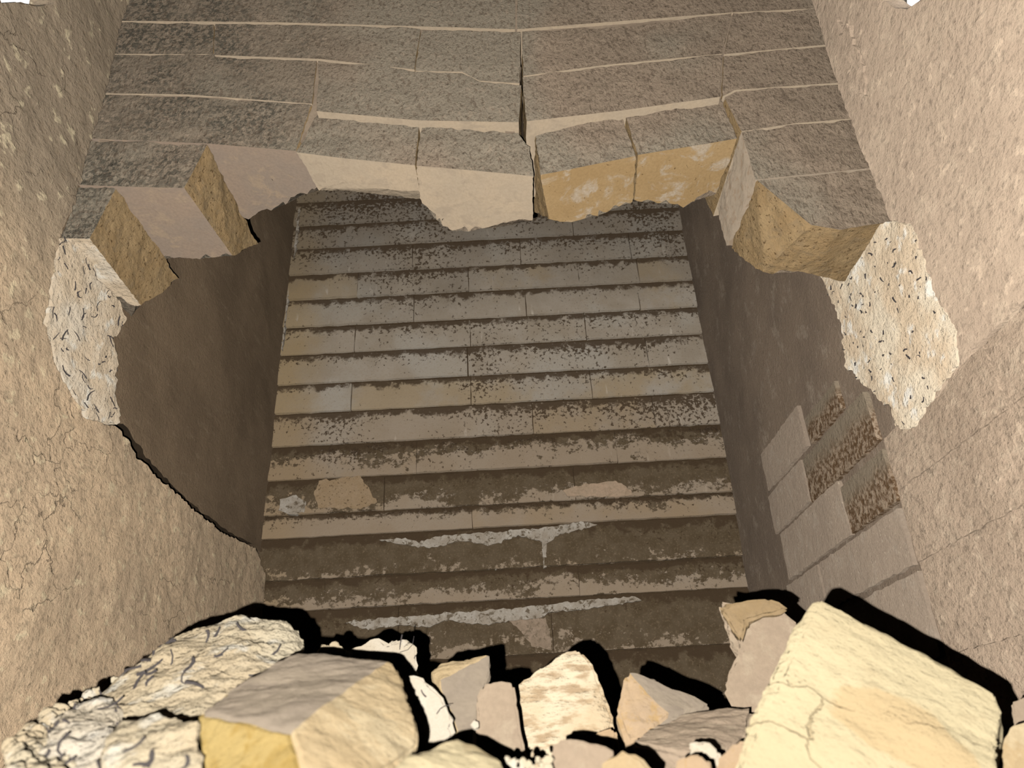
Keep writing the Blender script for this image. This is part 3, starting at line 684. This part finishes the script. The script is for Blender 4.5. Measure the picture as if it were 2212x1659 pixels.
rock('stone_fragment', 'crooked olive-topped pink stone standing behind the big cream block', 'stone',
    [(1552, 1298), (1620, 1300), (1660, 1291), (1690, 1306), (1704, 1322), (1728, 1346), (1735, 1420), (1720, 1560), (1640, 1640), (1590, 1560), (1562, 1484), (1580, 1440), (1598, 1404), (1596, 1362), (1572, 1338), (1554, 1322)], 1.06, .12, .8, .03, [M_pink, M_olive], hull=False, zones=[((0, 5, 9), 0)], step=.011, amp=.006, scale=16, amp2=.0025, seed=15, group=SG, bevel=.008)
rock('stone_fragment', 'broken ochre cap stone on the crooked pink stone', 'stone',
    [(1552, 1300), (1600, 1297), (1660, 1291), (1700, 1316), (1650, 1330), (1612, 1345), (1602, 1390), (1590, 1372), (1570, 1338), (1553, 1322)], 1.045, .06, .8, .0, [M_olive], hull=False, step=.010, amp=.005, scale=22, amp2=.0025, seed=25, group=SG, bevel=.004)
rock('building_stone', 'biggest cream block with an orange stain, tilted on its corner', 'stone',
    [(1772, 1300, .80), (1792, 1330, .80), (1852, 1372, .80), (2000, 1414, .79), (2082, 1460, .78), (2150, 1498, .76), (2166, 1536, .74), (2152, 1640, .68), (2140, 1720, .62), (1560, 1720, .56), (1604, 1590, .62), (1642, 1510, .67), (1684, 1430, .72), (1724, 1350, .77), (1756, 1306, .80)],
    .7, .14, .85, .05, [M_bigcream], hull=True, step=.010, amp=.003, scale=12, amp2=.0014, seed=16, group=SG, bevel=.007)
rock('stone_fragment', 'tan fragment squeezed between the big cream block and the right wall', 'stone',
    [(2168, 1570), (2185, 1556), (2240, 1540), (2260, 1720), (2150, 1720), (2152, 1640)], .80, .1, .9, .05, [M_creamwarm], step=.012, amp=.005, scale=16, seed=17, group=SG)
rock('stone_fragment', 'small pale fragment higher up against the right wall', 'stone',
    [(2185, 1516), (2215, 1508), (2245, 1520), (2240, 1556), (2190, 1545)], .98, .1, .9, .05, [M_pink], step=.012, amp=.005, scale=16, seed=18, group=SG, extra=[(2200, 1660, 1.0)])
rock('stone_fragment', 'rounded cream stone low in front of the white cracked plaster', 'stone',
    [(800, 1720, .47), (830, 1660, .50), (876, 1630, .545), (985, 1597, .60), (1030, 1606, .60), (1082, 1640, .58), (1130, 1720, .52)], .56, .1, .85, .04, [M_cream], step=.009, amp=.004, scale=14, seed=19, group=SG, bevel=.012)
rock('stone_fragment', 'small pinkish slab below the striated stone', 'stone',
    [(1188, 1612), (1200, 1592), (1232, 1588), (1290, 1600), (1335, 1618), (1330, 1720), (1180, 1720)], .66, .08, .85, .04, [M_pink], step=.009, amp=.004, scale=16, seed=20, group=SG)
rock('stone_fragment', 'warm cream knob beside the small pinkish slab', 'stone',
    [(1284, 1648), (1325, 1612), (1358, 1607), (1392, 1630), (1425, 1670), (1420, 1720), (1284, 1720)], .58, .08, .85, .04, [M_creamwarm], step=.009, amp=.005, scale=18, seed=21, group=SG, bevel=.012)
rock('stone_fragment', 'ochre fragment below the pale lime lump', 'stone',
    [(1452, 1646), (1478, 1624), (1520, 1618), (1545, 1650), (1550, 1720), (1440, 1720)], .62, .08, .85, .04, [M_pinkochre], step=.009, amp=.004, scale=18, seed=22, group=SG)
rock('plaster_chunk', 'small pale lime lump on the pinkish slab', 'plaster chunk',
    [(1480, 1604), (1496, 1594), (1526, 1600), (1552, 1618), (1556, 1636), (1540, 1650), (1520, 1634), (1490, 1618)], .70, .04, .85, .02, [M_lumpw], step=.007, amp=.005, scale=40, seed=23, group=LG, ang=60)
rock('stone_fragment', 'tan fragment against the left edge of the biggest block', 'stone',
    [(1546, 1640), (1590, 1600), (1612, 1600), (1600, 1720), (1540, 1720)], .66, .08, .85, .04, [M_pinkochre], step=.009, amp=.004, scale=18, seed=24, group=SG)
rock('plaster_chunk', 'tiny white pebble of plaster under the grey fragment', 'plaster chunk',
    [(1016, 1566), (1024, 1558), (1033, 1560), (1034, 1570), (1026, 1574)], .84, .012, .8, .0, [M_lumpw], step=.004, amp=.0015, scale=60, seed=26, group=LG, bevel=0)

# loose plaster crumbs at the foot of the left wall
bm = bmesh.new(); rnd = random.Random(31)
def crumb(px, py, Y, s):
    p = atY(px, py, Y); r = bmesh.ops.create_icosphere(bm, subdivisions=2, radius=s)
    o = Vector((rnd.random()*9, rnd.random()*9, rnd.random()*9)); sx = [rnd.uniform(.7, 1.3) for _ in range(3)]
    for v in r['verts']:
        d = 1+.45*noise.noise(v.co/s*1.3+o)
        v.co = Vector((v.co.x*sx[0], v.co.y*sx[1], v.co.z*sx[2]))*d + p
for _ in range(420):
    u = rnd.random(); px = 250*(1-u)*rnd.random()**.6 + 20; py = 1470 + (250-px)*.62 + rnd.uniform(-6, 130)
    Y = .98 - (py-1460)*.0021
    crumb(px, py, max(.5, Y), (.003+.009*rnd.random()**2)*max(.5, Y)/.9)
for _ in range(26): crumb(rnd.uniform(1090, 1190), rnd.uniform(1640, 1668), .64, rnd.uniform(.0012, .0035))
for _ in range(14): crumb(rnd.uniform(690, 760), rnd.uniform(1398, 1412), 1.08, rnd.uniform(.003, .007))
me = bpy.data.meshes.new('plaster_crumbs'); bm.to_mesh(me); bm.free(); smooth(me, 60)
tag(link('plaster_crumbs', me, [M_lump]), 'cream plaster crumbs scattered over the heap by the left wall', kind='stuff')
